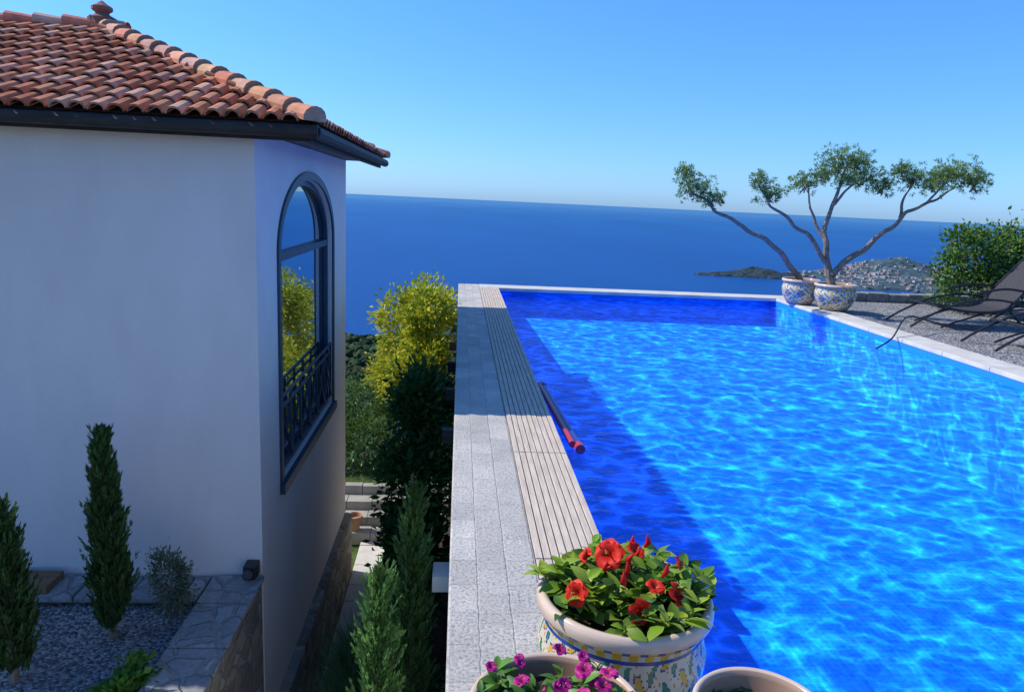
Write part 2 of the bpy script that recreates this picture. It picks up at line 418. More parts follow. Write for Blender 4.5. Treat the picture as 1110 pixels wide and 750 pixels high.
mb.poly([(HX,wy0,wz0),(HX,wy1,wz0),(HX-.16,wy1,wz0),(HX-.16,wy0,wz0)])
mb.build('walls',[PLASTER],house)
def masonry(name,cols,mort,scale):
    m=NT(name); pp=m.geo.outputs['Position']; wn2=m.noise(3,3,.5); s=m.node('ShaderNodeVectorMath',operation='SCALE'); s.inputs['Scale'].default_value=.12; m.link(wn2.outputs['Color'],s.inputs[0])
    a=m.node('ShaderNodeVectorMath',operation='ADD'); m.link(pp,a.inputs[0]); m.link(s.outputs[0],a.inputs[1])
    mp=m.node('ShaderNodeMapping'); mp.inputs['Scale'].default_value=(1,1,1.7); m.link(a.outputs[0],mp.inputs[0])
    v=m.node('ShaderNodeTexVoronoi',_Scale=scale); v2=m.node('ShaderNodeTexVoronoi',feature='DISTANCE_TO_EDGE',_Scale=scale)
    m.link(mp.outputs[0],v.inputs[0]); m.link(mp.outputs[0],v2.inputs[0])
    sp=m.node('ShaderNodeSeparateColor'); m.link(v.outputs['Color'],sp.inputs[0])
    r=m.ramp(sp.outputs[0],[(0,cols[0]),(.5,cols[1]),(1,cols[2])]); e=m.ramp(v2.outputs['Distance'],[(.03,(0,0,0)),(.09,(1,1,1))])
    n=m.noise(30,6,.7); rn=m.ramp(n.outputs[0],[(.3,(.7,.7,.7)),(.7,(1.15,1.15,1.15))])
    m.base(m.mix(1.0,m.mix(e.outputs[0],mort,r.outputs[0]),rn.outputs[0],'MULTIPLY'))
    h=m.math('ADD',m.math('MULTIPLY',e.outputs[0],1.0),m.math('MULTIPLY',n.outputs[0],.4))
    return m.set(.92,.15,normal=m.bump(h,.8,.025))
RUBBLE=masonry('rubble_stone',[(.20,.17,.14),(.32,.28,.23),(.42,.38,.32)],(.30,.28,.25),4.2)
CAPST=masonry('crazy_paving',[(.28,.28,.28),(.36,.35,.34),(.42,.40,.38)],(.30,.29,.27),4.5)
mb=MB(); mb.box(HX-.3,HX+.1,HY0+.02,HY1+.05,ZP,ZB); mb.build('stone_plinth',[RUBBLE],house,bevel=.01)
m=NT('window_glass'); g=m.node('ShaderNodeBsdfGlossy',_Roughness=.015); g.inputs['Color'].default_value=(.72,.84,.92,1)
m.base((.01,.03,.05)); m.set(.1,.5); mx=m.node('ShaderNodeMixShader'); mx.inputs[0].default_value=.75
m.link(m.b.outputs[0],mx.inputs[1]); m.link(g.outputs[0],mx.inputs[2]); m.link(mx.outputs[0],m.out.inputs[0]); GLASS=m.mat
mb=MB(); mb.poly([(HX-.10,a,wz0) for a in (wy0,wy1)]+[(HX-.10,a,arch(a)) for a in yy[::-1]]); mb.build('window_glass',[GLASS],house)
mb=MB()
def sweep(inset_out,inset_in,x0,x1):
    path=[(wy0,wz0)]+[(a,arch(a)) for a in yy]+[(wy1,wz0)]
    def off(p,d):
        y,z=p
        if z<=wzs+1e-6: 
            return (y+(d if y<wc else -d), z)
        ny=(y-wc)/wr**2; nz=(z-wzs)/(wzt-wzs)**2; l=math.hypot(ny,nz); return (y-d*ny/l,z-d*nz/l)
    A=[off(p,inset_out) for p in path]; B=[off(p,inset_in) for p in path]
    for i in range(len(path)-1):
        a,b,c,d=A[i],A[i+1],B[i+1],B[i]
        mb.poly([(x1,*a),(x1,*b),(x1,*c),(x1,*d)]); mb.poly([(x0,*d),(x1,*d),(x1,*c),(x0,*c)]); mb.poly([(x0,*a),(x0,*b),(x1,*b),(x1,*a)])
sweep(.002,.06,HX-.095,HX-.05)
sweep(-.085,-.003,HX,HX+.022)
mb.box(HX-.095,HX-.05,wy0+.06,wy1-.06,wz0+.001,wz0+.06)
mb.box(HX-.095,HX-.04,wy0+.06,wy1-.06,wzs-.09,wzs-.02)
mb.box(HX-.09,HX+.05,wy0-.1,wy1+.1,wz0-.1,wz0-.004)
mb.build('window_frame',[FRAME],house)
mb=MB(); zb,ztp=wz0+.1,wz0+.78; X=HX-.02
for z in (zb,ztp,ztp-.1): mb.tube([(X,wy0+.01,z),(X,wy1-.01,z)],.018,6)
npn=6; stp=(wy1-wy0)/npn
for i in range(npn+1):
    y=wy0+.01+i*(stp-.003); mb.tube([(X,y,zb),(X,y,ztp)],.014,6)
    if i<npn:
        mb.tube([(X,y,zb),(X,y+stp,ztp-.1)],.011,6); mb.tube([(X+.012,y,ztp-.1),(X+.012,y+stp,zb)],.011,6)
mb.build('window_balustrade',[FRAME],house)
# roof
EX=-1.12;EXL=-9.7;EY0=5.72;EY1=10.86;ZE=1.98;RX=-3.7;RXL=-7.1;RY=8.29;ZR=3.0
mb=MB(); tc=(.22,.09,.05)
A=(EXL,EY0,ZE);B=(EX,EY0,ZE);C=(EX,EY1,ZE);D=(EXL,EY1,ZE);E=(RX,RY,ZR);F=(RXL,RY,ZR)
mb.poly([A,B,E,F],tc);mb.poly([B,C,E],tc);mb.poly([C,D,F,E],tc);mb.poly([D,A,F],tc)
mb.poly([(EXL,EY0,ZE-.05),(EXL,EY1,ZE-.05),(EX,EY1,ZE-.05),(EX,EY0,ZE-.05)],(.25,.22,.2))
tilecols=[(.54,.21,.11),(.58,.25,.14),(.48,.17,.09),(.64,.31,.19),(.54,.28,.20),(.42,.15,.08),(.60,.36,.25)]
def tiles(O,Uv,Sv,width,slope_len,inside,sp=.135,course=.27,over=.04):
    Nn=Uv.cross(Sv).normalized()
    if Nn.z<0: Nn=-Nn
    nc=int(slope_len/course)+2; nt=int(width/sp)+1; R1=sp*.47; R2=sp*.39
    for j in range(nc):
        for i in range(nt):
            u=(i+.5)*sp; s0=j*course-over; s1=s0+course+.06
            if not inside(u,s0+.15): continue
            c=random.choice(tilecols); g=U(.8,1.12); c=tuple(q*g for q in c)
            u+=U(-.005,.005); seg=6; n0=len(mb.v); jz=U(-.003,.003)
            for (s,rad,lift) in ((s0+U(-.006,.006),R1,.036+jz),(s1,R2,.010)):
                for k in range(seg+1):
                    t=math.pi*k/seg; p=O+Uv*(u+rad*math.cos(t))+Sv*s+Nn*(rad*.85*math.sin(t)+lift-.006)
                    mb.v.append(tuple(p))
            for k in range(seg): mb.face((n0+k,n0+k+1,n0+seg+2+k,n0+seg+1+k),c)
            n1=len(mb.v)
            for k in range(seg+1):
                t=math.pi*k/seg; p=O+Uv*(u+R2*math.cos(t))+Sv*(s0)+Nn*(R2*.85*math.sin(t)+.036+jz-.012); mb.v.append(tuple(p))
            for k in range(seg): mb.face((n0+k,n1+k,n1+k+1,n0+k+1),tuple(q*.8 for q in c))
            n0=len(mb.v); pc=tuple(q*.8 for q in random.choice(tilecols))
            for (s,lift) in ((s0+.02,.018),(s1,.004)):
                for k in range(5):
                    t=k/4*2-1; p=O+Uv*(u+sp/2+t*.035)+Sv*s+Nn*(lift+.014*t*t); mb.v.append(tuple(p))
            for k in range(4): mb.face((n0+k,n0+k+1,n0+6+k,n0+5+k),pc)
run=RY-EY0; rise=ZR-ZE; SL=math.hypot(run,rise)
S=Vector((0,run,rise)).normalized()
wF=EX-EXL
def insF(u,s):
    k=s/SL; x=EXL+u; return k<.99 and (EXL+(RXL-EXL)*k)<x<(EX+(RX-EX)*k)
tiles(Vector(A),Vector((1,0,0)),S,wF,SL,insF)
runR=EX-RX; SR=Vector((-runR,0,rise)).normalized(); SLR=math.hypot(runR,rise); wR=EY1-EY0
def insR(u,s):
    k=s/SLR; return k<.99 and (wR/2*k)<u<(wR-wR/2*k)
tiles(Vector(B),Vector((0,1,0)),SR,wR,SLR,insR)
def caps(p0,p1):
    p0=Vector(p0);p1=Vector(p1); d=(p1-p0); L=d.length; d.normalize(); sd_=d.cross(Vector((0,0,1))).normalized(); up=sd_.cross(d)
    if up.z<0: up=-up
    s=-.04
    while s<L-.05:
        c=random.choice(tilecols[:5]); c=tuple(min(1,q*U(1.0,1.25)+.03) for q in c); n0=len(mb.v); seg=8; j=U(-.006,.006)
        for (ss,rad,lf) in ((s,.098,.05),(s+.33,.078,.025)):
            for k in range(seg+1):
                t=math.pi*(-.1+1.2*k/seg); mb.v.append(tuple(p0+d*ss+sd_*(rad*math.cos(t)+j)+up*(rad*.85*math.sin(t)+lf)))
        for k in range(seg): mb.face((n0+k,n0+k+1,n0+seg+2+k,n0+seg+1+k),c)
        mb.face([n0+k for k in range(seg+1)],(.42,.26,.18))
        s+=.28
caps(B,E);caps(C,E);caps(A,F);caps(F,E)
e=Vector(E)
prof=[(.13,.0),(.14,.06),(.08,.09),(.06,.11),(.10,.14),(.10,.17),(.05,.20),(.01,.23)]
for (r1,z1),(r2,z2) in zip(prof,prof[1:]):
    for k in range(12):
        t0,t1=2*math.pi*k/12,2*math.pi*(k+1)/12
        mb.poly([e+Vector((r1*math.cos(t0),r1*math.sin(t0),z1+.05)),e+Vector((r1*math.cos(t1),r1*math.sin(t1),z1+.05)),e+Vector((r2*math.cos(t1),r2*math.sin(t1),z2+.05)),e+Vector((r2*math.cos(t0),r2*math.sin(t0),z2+.05))],(.30,.14,.11))
mb.build('tile_roof',[TERRA],house)
mb=MB()
mb.box(EXL,EX,EY0+.03,EY0+.06,ZE-.13,ZE-.052); mb.box(EX-.06,EX-.03,EY0+.061,EY1,ZE-.13,ZE-.052)
mb.tube([(EXL,EY0-.03,ZE-.06),(EX+.06,EY0-.03,ZE-.06)],.05,10); mb.tube([(EX+.03,EY0-.02,ZE-.062),(EX+.03,EY1,ZE-.062)],.05,10)
mb.box(HXL,HX+.02,HY0-.03,HY0-.002,ZT-.02,ZE-.055)
mb.build('gutter_and_fascia',[DARKWOOD],house)
mb=MB(); mb.box(HX-.13,HX-.02,HY0-.14,HY0-.002,-1.74,-1.62); mb.tube([(HX-.075,HY0-.14,-1.68),(HX-.075,HY0-.2,-1.66)],.045,10); mb.build('ground_spotlight',[METAL],bevel=.01)

# ---------------------------------------------------------------- raised planter
mb=MB(); mb.box(-3.4,-1.9,1,5.66,-2.2,-1.86); mb.build('gravel_bed',[GRAVEL])
mb=MB(); mb.box(-1.95,HX-.01,1,HY0-.01,ZP,-1.80); mb.box(-9,-3.4,1,HY0-.01,ZP,-1.95);mb.box(-3.4,-1.95,5.68,HY0-.01,ZP,-1.82)
mb.build('planter_wall',[RUBBLE])
mb=MB()
y=1
while y<5.9:
    l=U(.35,.6); l=min(l,HY0-.02-y); mb.box(-2.0,HX+.025,y,y+l-.012,-1.798,-1.745+U(-.008,.008)); y+=l
x=-3.7
while x<-2.02:
    l=min(U(.3,.5),-2.01-x); mb.box(x,x+l-.012,5.6,HY0-.02,-1.818,-1.76+U(-.008,.008)); x+=l
y=1
while y<5.58:
    l=min(U(.35,.6),5.59-y); mb.box(-3.7,-3.36,y,y+l-.012,-1.848,-1.77+U(-.01,.01)); y+=l
mb.build('planter_coping',[CAPST],bevel=.014)
mb=MB(); mb.box(-3.75,-3.2,5.62,5.9,-1.75,-1.70); mb.box(-3.68,-3.6,5.66,5.86,-1.9,-1.751); mb.box(-3.32,-3.24,5.66,5.86,-1.758,-1.751)
WOODB=noisy('brown_wood',(.16,.08,.04),(.30,.17,.09),6,.7,.3,.004,stretch=(1,8,8))
mb.build('wooden_plank_bench',[WOODB],bevel=.004)

# path + steps + bed
mb=MB()
y=2
while y<11.6:
    l=U(.45,.7); mb.box(HX+.11,-.85,y,y+l-.012,-4.3,-4.22+U(-.004,.004)); y+=l
mb.build('stone_path',[LIME],bevel=.008)
mb=MB()
for i in range(4): 
    x=-2.2
    while x<-.06:
        l=min(U(.3,.55),-.05-x); mb.box(x,x+l-.01,11.62+i*.32+U(-.01,.01),11.62+(i+1)*.32+.02,-4.29,-4.08+i*.15+U(-.006,.006)); x+=l
mb.build('stone_steps',[PATHST],bevel=.012)
mb=MB(); mb.box(-.85,0,2,11.6,-4.3,-3.75); mb.build('planting_bed',[SOIL])
mb=MB()
y=2
while y<11.5: l=U(.3,.5); mb.box(-.98,-.84,y,y+l-.012,-4.3,-3.7+U(-.02,.02)); y+=l
mb.build('bed_edging',[RUBBLE],bevel=.012)
mb=MB()
mb.tube([(-1.0,11.7,-4.0),(-1.0,11.7,-3.1),(-1.0,13.3,-2.5),(-1.0,13.3,-3.4)],.02,6)
mb.build('metal_handrail',[METAL])

# ---------------------------------------------------------------- vegetation
def cyp(name,x,y,z,h,r,n,dark=1,rag=1.6,wide=0):
    par=empty(name)
    mb=MB(); mb.tube([(x,y,z-.05),(x+.01,y,z+h*.5),(x,y+.01,z+h*.95)],[.035,.02,.004],7); mb.build('trunk',[BARK],par)
    mb=MB(); ph=U(0,6)
    def prf(k): return math.sin(min(1,(k+.12)*2.6)*math.pi/2)*(1-k)**(.62+wide)
    def put(p,a,g,L):
        d=Vector((math.cos(a)*U(.15,.8),math.sin(a)*U(.15,.8),1+U(-.3,.3)))
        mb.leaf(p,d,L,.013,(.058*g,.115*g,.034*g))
    for i in range(int(n*.55)):
        k=R()**.85; zz=.06*h+k*h*.94
        prof=prf(k)
        a=U(0,2*math.pi); lump=1+.28*noise.noise((math.cos(a)*1.3+ph,math.sin(a)*1.3,zz*5))*rag
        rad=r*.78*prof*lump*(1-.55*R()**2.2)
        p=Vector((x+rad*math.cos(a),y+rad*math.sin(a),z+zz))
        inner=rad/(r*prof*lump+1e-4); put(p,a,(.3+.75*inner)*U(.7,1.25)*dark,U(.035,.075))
    nb=int(n*.45/26)
    for b in range(nb):
        k=R()**.9; zz=.04*h+k*h*.92; a=U(0,2*math.pi); r0_=r*prf(k)*U(.55,.85); L=U(.5,1.4)*r*(1.0-.45*k); gb=U(.6,1.35)
        for j in range(26):
            q_=R(); rad=r0_+L*.48*q_; q=Vector((x+rad*math.cos(a),y+rad*math.sin(a),z+zz+L*1.0*q_))
            w_=.020*(1-q_)+.003; q+=Vector((U(-w_,w_),U(-w_,w_),U(-w_,w_))); put(q,a,gb*U(.8,1.3)*dark,U(.03,.06))
    mb.build('foliage',[LEAF],par); return par
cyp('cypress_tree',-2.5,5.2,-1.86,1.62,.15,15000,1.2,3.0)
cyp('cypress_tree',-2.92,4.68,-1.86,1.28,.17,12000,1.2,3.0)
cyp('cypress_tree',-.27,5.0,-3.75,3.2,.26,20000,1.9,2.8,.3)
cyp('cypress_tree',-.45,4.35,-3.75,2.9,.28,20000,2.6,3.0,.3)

def bush(name,stems,clumps,n,L,W,cols,z0,trunk=.025,drop=.0,petals=None):
    par=empty(name)
    mb=MB()
    for s in stems: mb.tube(smoothpts(s,4),[trunk*(1-.8*i/(len(smoothpts(s,4))-1)) for i in range(len(smoothpts(s,4)))],6)
    mb.build('stems',[BARK],par)
    mb=MB(); tot=sum(c[3]*c[4] for c in clumps)
    for (cx,cy,cz,rx,rz,tint) in clumps:
        m_=int(n*rx*rz/tot)
        subs=[(Vector((U(-1,1),U(-1,1),U(-1,1))).normalized()*U(.35,1.0)) for _ in range(max(6,int(m_/60)))]
        for i in range(m_):
            s=random.choice(subs); q=s+Vector((random.gauss(0,.17),random.gauss(0,.17),random.gauss(0,.17)))
            p=Vector((cx+q.x*rx,cy+q.y*rx,cz+q.z*rz))
            if p.z<z0: continue
            if p.x>-.02 and cx<0: p.x=-.02-.1*R()
            c=random.choice(cols); g=U(.65,1.25)*tint
            d=q.normalized()+Vector((U(-1,1),U(-1,1),U(-.6,.8)))
            mb.leaf(p,d,L*U(.6,1.2),W*U(.7,1.2),tuple(v*g for v in c))
            if petals and R()<petals[1]: mb.leaf(p+q.normalized()*.02,d,L*.8,L*.7,petals[0])
    mb.build('foliage',[LEAF],par)
gd=[(.06,.15,.03),(.09,.19,.035),(.045,.11,.025)]
gy=[(.58,.56,.03),(.68,.62,.05),(.42,.48,.03),(.22,.33,.03)]
gm=[(.09,.17,.03),(.13,.21,.04),(.05,.11,.025)]
bush('dark_shrub',[[(-.4,8,-3.8),(-.4,8,-2.5),(-.35,8.1,-1)],[(-.4,8,-3.8),(-.5,7.8,-2.2),(-.45,7.9,-1.2)]],
 [(-.42,8.1,-.95,.38,.5,1),(-.42,7.7,-1.6,.40,.6,.9),(-.4,7.2,-2.3,.38,.5,.9),(-.38,8.8,-.95,.4,.45,1.1),(-.38,7.9,-2.6,.38,.6,.8)],10000,.1,.05,gd,-3.7)
bush('sunlit_shrub',[[(-.5,10.8,-3.8),(-.45,10.8,-2),(-.4,10.8,-.4)],[(-.5,10.8,-3.8),(-.8,10.9,-2),(-.7,10.8,-.8)]],
 [(-.38,10.8,-.12,.36,.36,1),(-.48,10.9,-.50,.44,.44,1),(-.45,10.5,-.95,.42,.45,1),(-.70,11.1,-1.2,.45,.45,.95),(-.90,12.3,-.70,.46,.6,1),(-.95,12.4,-1.5,.5,.5,.9),(-.5,12.2,-.30,.5,.48,1),(-.5,12.2,-2.4,.45,.6,.5)],16000,.09,.045,gy,-3.7)
bush('green_hedge',[[(-1.5,14.6,-3.7),(-1.5,14.6,-2.6)]],[(-2.4,13.6,-3.2,.6,.6,1),(-1.7,13.5,-3.1,.6,.6,1),(-1.1,13.8,-2.95,.6,.65,1),(-.4,13.6,-3.0,.6,.6,1),(-2.9,14,-2.9,.6,.7,1),(-1.4,14.6,-2.6,.7,.55,1.1),(-2.2,14.6,-2.5,.6,.5,1.2),(-.6,14.6,-2.5,.6,.6,.9)],14000,.085,.04,gm,-3.75)
bush('silver_shrub',[[(-2.15,5.4,-1.86),(-2.15,5.4,-1.6),(-2.1,5.42,-1.3)],[(-2.15,5.4,-1.86),(-2.25,5.35,-1.5),(-2.3,5.35,-1.25)],[(-2.15,5.4,-1.86),(-2.0,5.35,-1.5),(-1.95,5.35,-1.3)]],
 [(-2.15,5.4,-1.5,.2,.3,1)],1500,.05,.014,[(.16,.19,.12),(.10,.14,.08)],-1.85,trunk=.008)
bush('low_green_plant',[[(-2.05,4.6,-1.86),(-2.05,4.6,-1.75)]],[(-2.15,4.55,-1.76,.2,.12,1),(-2.05,4.4,-1.78,.14,.1,1)],800,.08,.045,[(.14,.30,.03),(.10,.23,.03)],-1.86,trunk=.01)
bush('bed_shrub',[[(-.3,6,-3.75),(-.3,6,-3.3)]],[(-.5,6.3,-3.1,.4,.5,1),(-.35,5.6,-3.2,.35,.4,1.1),(-.5,9.6,-3.0,.3,.5,1),(-.45,7.0,-3.1,.4,.4,1)],5000,.06,.03,gm,-3.74)
mb=MB()
for cx,cy in [(-.95,6.3),(-.85,6.6),(-.98,6.9),(-.8,7.2),(-.95,7.5),(-.7,6.2),(-.75,6.9),(-1.0,6.6),(-.98,7.2),(-.6,6.6),(-.85,5.9)]:
    for i in range(360):
        a=U(0,6.28); d=Vector((math.cos(a)*U(.2,1),math.sin(a)*U(.2,1),1)); g=U(.6,1.2)
        mb.leaf((cx+U(-.07,.07),cy+U(-.07,.07),-3.72),d,U(.35,.75),.014,(.26*g,.40*g,.14*g))
mb.build('ornamental_grass',[LEAF])
bush('flowering_shrub',[[(8.8,12,0),(8.8,12,.6),(8.7,12,1.1)],[(8.8,12,0),(9.1,12,.6),(9.2,12,1)]],
 [(8.75,12,.75,.62,.6,1),(8.5,12.1,1.05,.4,.4,1.1),(9.2,12,.9,.6,.6,1),(8.6,11.8,.4,.6,.4,.8),(9.6,12,.8,.6,.6,1)],7500,.085,.05,[(.11,.23,.04),(.17,.30,.05),(.06,.14,.03)],0,petals=((.6,.25,.22),.014))

def lathe(mb,cx,cy,cz,prof,seg,colf):
    rings=[]
    for (r_,z_) in prof: rings.append([mb.vert((cx+r_*math.cos(2*math.pi*k/seg),cy+r_*math.sin(2*math.pi*k/seg),cz+z_)) for k in range(seg)])
    for i in range(len(prof)-1):
        for k in range(seg):
            c=colf(2*math.pi*(k+.5)/seg,(prof[i][1]+prof[i+1][1])/2,i,prof[i][0])
            mb.face((rings[i][k],rings[i][(k+1)%seg],rings[i+1][(k+1)%seg],rings[i+1][k]),c)
CR=(.62,.56,.42);BL=(.02,.06,.28);YE=(.62,.38,.03);OR=(.50,.16,.03);GR=(.05,.22,.12);LB=(.10,.28,.50)
def majolica(a,t,reps=10):
    u=(a/(2*math.pi)*reps)%1; v=t
    if t>.985: return (.45,.24,.13)
    if t>.95: return CR
    if t>.925: return BL
    if t>.87: return YE if (a/(2*math.pi)*reps*3)%1<.5 else CR
    if t>.85: return BL
    if t<.05: return BL
    if t<.09: return YE
    if t<.11: return BL
    v=(t-.11)/.74
    du=(u-.5)*1.15; dv=(v-.5)*1.7; d=math.hypot(du,dv)
    if d<.10: return OR
    if d<.17: return YE
    if d<.20: return BL
    th=math.atan2(dv,du)
    if d<.20+.17*abs(math.cos(4*th)): return LB if math.cos(8*th)>-.2 else BL
    s=math.sin(2*math.pi*(u*2+.35*math.sin(v*9)))*math.sin(v*12+1.3*math.sin(u*6.28))
    if s>.55: return YE
    if s>.42: return BL
    if s<-.72: return GR
    if s<-.58: return BL
    q=math.sin(u*50+9*v)*math.sin(v*44-5*u)
    if q>.8: return OR
    return CR
def bigpot(name,x,y,R0,H,seg=240,reps=10,z=0):
    e=empty(name); mb=MB()
    body=[]
    for i in range(73):
        t=i/72; 
        r_=R0*(.60+.36*math.sin(min(1,t/.72)*math.pi/2)) if t<.72 else R0*(.96-.06*math.sin((t-.72)/.28*math.pi/2))
        body.append((r_,t*H*.88))
    lathe(mb,x,y,z,body,seg,lambda a,zz,i,r_:majolica(a,zz/(H*.88)*.94,reps))
    lip=[(R0*.90,H*.88),(R0*.98,H*.885),(R0*1.0,H*.91),(R0*1.0,H*.955),(R0*.985,H*.985),(R0*.95,H),(R0*.90,H*.99),(R0*.87,H*.96),(R0*.86,H*.86),(R0*.84,H*.84)]
    def lc(a,zz,i,r_):
        if i in (1,): return YE if (a/(2*math.pi)*reps*3)%1<.5 else BL
        if i in (0,): return BL
        if i in (2,3): return (.66,.50,.38)
        if i in(4,5): return (.62,.48,.36)
        return (.42,.26,.17)
    lathe(mb,x,y,z,lip,seg,lc)
    o=mb.build('glazed_body',[PAINT],e,smooth=True)
    mb=MB(); n0=[mb.vert((x+R0*.85*math.cos(k*.1309),y+R0*.85*math.sin(k*.1309),z+H*.87)) for k in range(48)]; mb.face(n0)
    mb.build('soil',[SOIL],e); return e
bigpot('majolica_pot',6.0,11.35,.33,.42,80,8,z=.005)
bigpot('majolica_pot',5.72,11.98,.31,.42,80,8,z=.005)
tree=empty('potted_pine_tree')
mb=MB()
def limb(P,r_a,r_b):
    Q=smoothpts(P,6); n=len(Q)-1
    Q=[q+Vector((noise.noise(q*3)*.07,noise.noise(q*3+Vector((9,0,0)))*.07,noise.noise(q*4+Vector((0,5,0)))*.05))*min(1,i/4) for i,q in enumerate(Q)]
    mb.tube(Q,[r_a+(r_b-r_a)*i/n for i in range(n+1)],8)
    return Q
limb([(5.72,11.98,.36),(5.5,11.95,.62),(5.07,11.8,.96),(4.52,11.7,1.25),(4.06,11.6,1.43),(3.73,11.6,1.66),(3.5,11.6,1.9)],.055,.012)
limb([(5.95,11.35,.36),(5.86,11.35,.55),(5.83,11.35,.81),(5.75,11.4,1.18),(5.8,11.4,1.62),(5.89,11.4,2.0),(6.0,11.45,2.3)],.07,.012)
limb([(5.83,11.35,.7),(5.5,11.3,1.07),(5.02,11.2,1.4),(4.69,11.2,1.62),(4.55,11.2,1.85)],.042,.01)
limb([(5.76,11.4,1.1),(5.55,11.5,1.45),(5.42,11.5,1.9)],.03,.01)
limb([(5.9,11.35,.55),(6.1,11.3,.82),(6.39,11.3,1.03),(6.7,11.2,1.4),(6.96,11.2,1.62),(7.3,11.2,1.79),(7.65,11.2,2.0)],.055,.012)
limb([(6.8,11.2,1.5),(6.9,11.3,1.75),(6.99,11.3,2.05)],.028,.01)
limb([(5.82,11.4,1.65),(6.0,11.4,1.9),(6.3,11.5,2.1)],.025,.01)
limb([(7.2,11.2,1.75),(7.3,11.1,1.95),(7.4,11.1,2.1)],.02,.008)
clumps=[(3.62,11.6,1.84,.28,.22),(3.92,11.6,1.66,.22,.15),(3.45,11.6,2.03,.13,.14),(4.68,11.2,1.78,.22,.18),(4.50,11.2,1.95,.12,.12),(5.36,11.5,1.95,.24,.17),(5.6,11.4,2.1,.2,.16),(5.8,11.4,2.3,.3,.24),(6.1,11.4,2.34,.24,.18),(6.3,11.5,2.12,.3,.19),(6.55,11.4,1.96,.2,.14),(5.95,11.3,2.03,.2,.1),(6.98,11.3,2.12,.24,.2),(6.78,11.3,2.22,.13,.13),(7.2,11.1,2.02,.2,.15),(7.6,11.2,2.24,.34,.21),(7.9,11.2,2.1,.24,.2),(7.4,11.1,2.16,.2,.15)]
for (x,y,z,a,b) in clumps:
    for k in range(6):
        d=Vector((U(-1,1)*a,U(-1,1)*a,U(-.3,1)*b))
        mb.tube([(x-d.x*.3,y,z-b*.8),(x+d.x*.3,y+d.y*.4,z-b*.1),(x+d.x*.8,y+d.y*.8,z+d.z*.7)],[.010,.007,.003],4)
mb.build('trunk_and_limbs',[BARK],tree)
mb=MB()
for (x,y,z,a,b) in clumps:
    nt=int(30+1600*a*b)
    for k in range(nt):
        q=Vector((random.gauss(0,.5),random.gauss(0,.5),random.gauss(0,.47)))
        if q.length>1.35: continue
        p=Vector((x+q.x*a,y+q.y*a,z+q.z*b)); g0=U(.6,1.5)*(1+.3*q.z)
        ax=(q+Vector((0,0,.8))).normalized()
        for i in range(14):
            d=ax*.7+Vector((U(-1,1),U(-1,1),U(-1,1)))
            g=g0*U(.8,1.2); mb.leaf(p+d*.01,d,U(.035,.07),.011,(.17*g,.27*g,.07*g))
mb.build('needle_foliage',[LEAF],tree)

def lounger(x0,y,name='sun_lounger'):
    e=empty(name); mb=MB(); wd=.62
    for yy in (y,y+wd):
        mb.tube(smoothpts([(x0-.35,yy,.0),(x0-.1,yy,.16),(x0+.35,yy,.36),(x0+.9,yy,.42),(x0+1.4,yy,.30),(x0+1.8,yy,0.0)],6),.016,7)
        mb.tube(smoothpts([(x0+.0,yy,.30),(x0+.5,yy,.24),(x0+.95,yy,.27),(x0+1.15,yy,.42),(x0+1.62,yy,.95),(x0+1.72,yy,1.0)],6),.018,7)
        mb.tube(smoothpts([(x0+.1,yy,.0),(x0+.35,yy,.1),(x0+.8,yy,.24),(x0+1.3,yy,.30)],5),.014,7)
        mb.tube(smoothpts([(x0+.55,yy,.50),(x0+.95,yy,.58),(x0+1.3,yy,.55)],5),.018,7)
        mb.tube([(x0+.72,yy,.4),(x0+.72,yy,.53)],.012,6)
    for xx,zz in ((x0,.3),(x0+1.7,.99),(x0+1.8,.0),(x0+.95,.26)): mb.tube([(xx,y,zz),(xx,y+wd,zz)],.013,6)
    mb.build('tube_frame',[METAL],e)
    P=smoothpts([(x0+.0,0,.31),(x0+.5,0,.235),(x0+.95,0,.27),(x0+1.15,0,.42),(x0+1.62,0,.95)],6); mb=MB()
    for a,b in zip(P,P[1:]): mb.poly([(a.x,y+.02,a.z),(b.x,y+.02,b.z),(b.x,y+wd-.02,b.z),(a.x,y+wd-.02,a.z)])
    mb.build('sling_fabric',[noisy('sling',(.03,.03,.035),(.06,.06,.065),40,.8,.3,.003)],e)
lounger(6.75,9.9);lounger(6.75,8.2)
lounger(8.6,10.8)

# ---------------------------------------------------------------- flower pots near
bigpot('flower_pot',.50,1.9,.25,.42,300,11,z=.006)
bigpot('flower_pot',.245,1.43,.2,.41,260,10,z=.006)
bigpot('flower_pot',.70,1.40,.155,.42,200,9,z=.006)
def bigleaf(mb,p,d,L,W,c):
    d=Vector(d).normalized(); up=Vector((0,0,1)); a=d.cross(up); 
    if a.length<.05: a=Vector((1,0,0))
    a.normalize(); n=a.cross(d).normalized()
    if n.z<0:n=-n
    tw=U(-.6,.6); a,n=(a*math.cos(tw)+n*math.sin(tw)),(n*math.cos(tw)-a*math.sin(tw))
    p=Vector(p); prof=[(0,.05,0),(.2,.6,.02),(.45,1,.03),(.7,.75,.0),(.9,.3,-.05),(1,.03,-.09)]
    k=len(mb.v)
    for t,wv_,dz in prof:
        q=p+d*L*t+n*L*dz
        mb.v.extend([tuple(q+a*W*.5*wv_+n*W*.16*wv_),tuple(q),tuple(q-a*W*.5*wv_+n*W*.16*wv_)])
    for i in range(len(prof)-1):
        o=k+3*i; mb.face((o,o+1,o+4,o+3),c); mb.face((o+1,o+2,o+5,o+4),tuple(v*.9 for v in c))
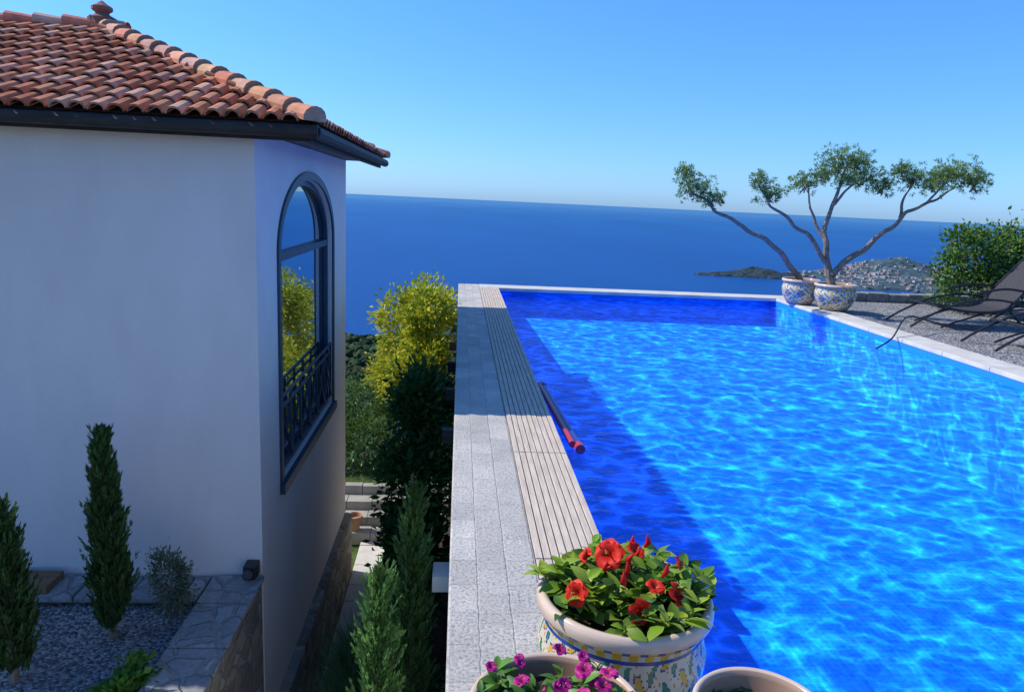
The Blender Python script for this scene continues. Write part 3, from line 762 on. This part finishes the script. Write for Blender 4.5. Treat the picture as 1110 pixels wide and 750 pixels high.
def plantpot(name,cx,cy,cz,rad,n,Ls,cols,hmax):
    e=empty(name); mb=MB(); st=MB()
    for s in range(int(n/9)):
        a=U(0,6.283); r_=rad*math.sqrt(R())*.85; x=cx+r_*math.cos(a); y=cy+r_*math.sin(a)
        hh=hmax*U(.55,1)*(1-.35*(r_/rad)**2); lean=Vector((math.cos(a),math.sin(a),0))*r_*.5
        top=Vector((x,y,cz+hh))+lean; st.tube([(x*.7+cx*.3,y*.7+cy*.3,cz-.04),(x,y,cz+hh*.5),tuple(top)],[.004,.003,.002],5,c=(.1,.18,.04))
        for i in range(9):
            k=U(.25,1.0); base=Vector((x,y,cz))*(1-k)+top*k; a2=U(0,6.283)
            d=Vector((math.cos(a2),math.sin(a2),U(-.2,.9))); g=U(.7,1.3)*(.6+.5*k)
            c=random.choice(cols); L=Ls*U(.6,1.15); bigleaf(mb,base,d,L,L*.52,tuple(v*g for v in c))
    mb.build('leaves',[LEAF],e,smooth=True); st.build('stems',[LEAF],e); return e
def hibiscus(mb,p,d,s,col):
    d=Vector(d).normalized(); a=d.cross(Vector((.3,.2,1))).normalized(); b=d.cross(a)
    for k in range(5):
        t=k*2*math.pi/5+U(-.15,.15); rd=a*math.cos(t)+b*math.sin(t); td=-a*math.sin(t)+b*math.cos(t)
        n0=len(mb.v); rows=6; cl=5
        for i in range(rows):
            u=i/(rows-1); wdt=s*.62*math.sin(math.pi*(.12+.72*u))**.9
            q=Vector(p)+rd*s*(.05+.9*u)+d*s*(.55*math.sin(u*1.9)-.15*u*u*2)
            for j in range(cl):
                v=j/(cl-1)*2-1
                mb.v.append(tuple(q+td*wdt*v+d*s*(.10*v*v+.05*math.sin(v*7+u*9+k))-rd*s*.16*v*v*u))
        for i in range(rows-1):
            for j in range(cl-1):
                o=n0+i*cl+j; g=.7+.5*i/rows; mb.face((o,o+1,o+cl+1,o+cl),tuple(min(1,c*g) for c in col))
    mb.tube([p,Vector(p)+d*s*.9],[s*.05,s*.03],6,c=(.6,.1,.05)); 
    for i in range(12): 
        q=Vector(p)+d*s*U(.65,.95); mb.leaf(q,(U(-1,1),U(-1,1),U(-1,1)),s*.12,s*.06,(.8,.6,.1))
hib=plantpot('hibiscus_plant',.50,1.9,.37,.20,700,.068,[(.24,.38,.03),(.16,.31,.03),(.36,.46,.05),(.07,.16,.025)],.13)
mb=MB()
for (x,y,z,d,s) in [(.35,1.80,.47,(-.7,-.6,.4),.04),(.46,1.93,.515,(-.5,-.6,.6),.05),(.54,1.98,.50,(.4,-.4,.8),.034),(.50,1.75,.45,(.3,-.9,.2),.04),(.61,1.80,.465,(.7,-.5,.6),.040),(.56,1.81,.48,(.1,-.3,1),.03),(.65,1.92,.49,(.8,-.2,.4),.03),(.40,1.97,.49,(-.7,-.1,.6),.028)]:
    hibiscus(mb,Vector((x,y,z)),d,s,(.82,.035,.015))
for i in range(12):
    a=U(0,6.28); r_=.16*math.sqrt(R()); x=.5+r_*math.cos(a); y=1.88+r_*math.sin(a); z=.47+U(-.02,.05)
    mb.tube([(x,y,z),(x+U(-.01,.01),y-.01,z+.02),(x+U(-.01,.01),y-.015,z+.045)],[.004,.009,.002],7,c=(.65,.02,.02))
mb.build('red_flowers',[PETAL],hib,smooth=True)
ger=plantpot('magenta_petunia_plant',.245,1.43,.36,.15,300,.05,[(.12,.28,.04),(.08,.19,.03)],.08)
mb=MB()
for i in range(34):
    a=U(0,6.28); r_=.15*math.sqrt(R()); hibiscus(mb,Vector((.24+r_*math.cos(a)*1.0,1.44+r_*math.sin(a),.42+U(-.01,.05))),(U(-.5,.5),U(-.9,.1),1),U(.012,.024),random.choice([(.55,.02,.24),(.68,.03,.30),(.45,.01,.24)]))
mb.build('magenta_flowers',[PETAL],ger,smooth=True)
plantpot('green_succulent_plant',.70,1.40,.34,.11,120,.05,[(.10,.20,.05),(.07,.14,.04)],.04)
mb=MB(); lathe(mb,-1.62,11.75,-4.08,[(.08,0),(.12,.22),(.14,.22),(.14,.27),(.12,.27),(.11,.20),(0.01,.20)],24,lambda a,z,i,r_:(.42,.24,.15)); mb.build('terracotta_pot',[TERRA])
print('done')
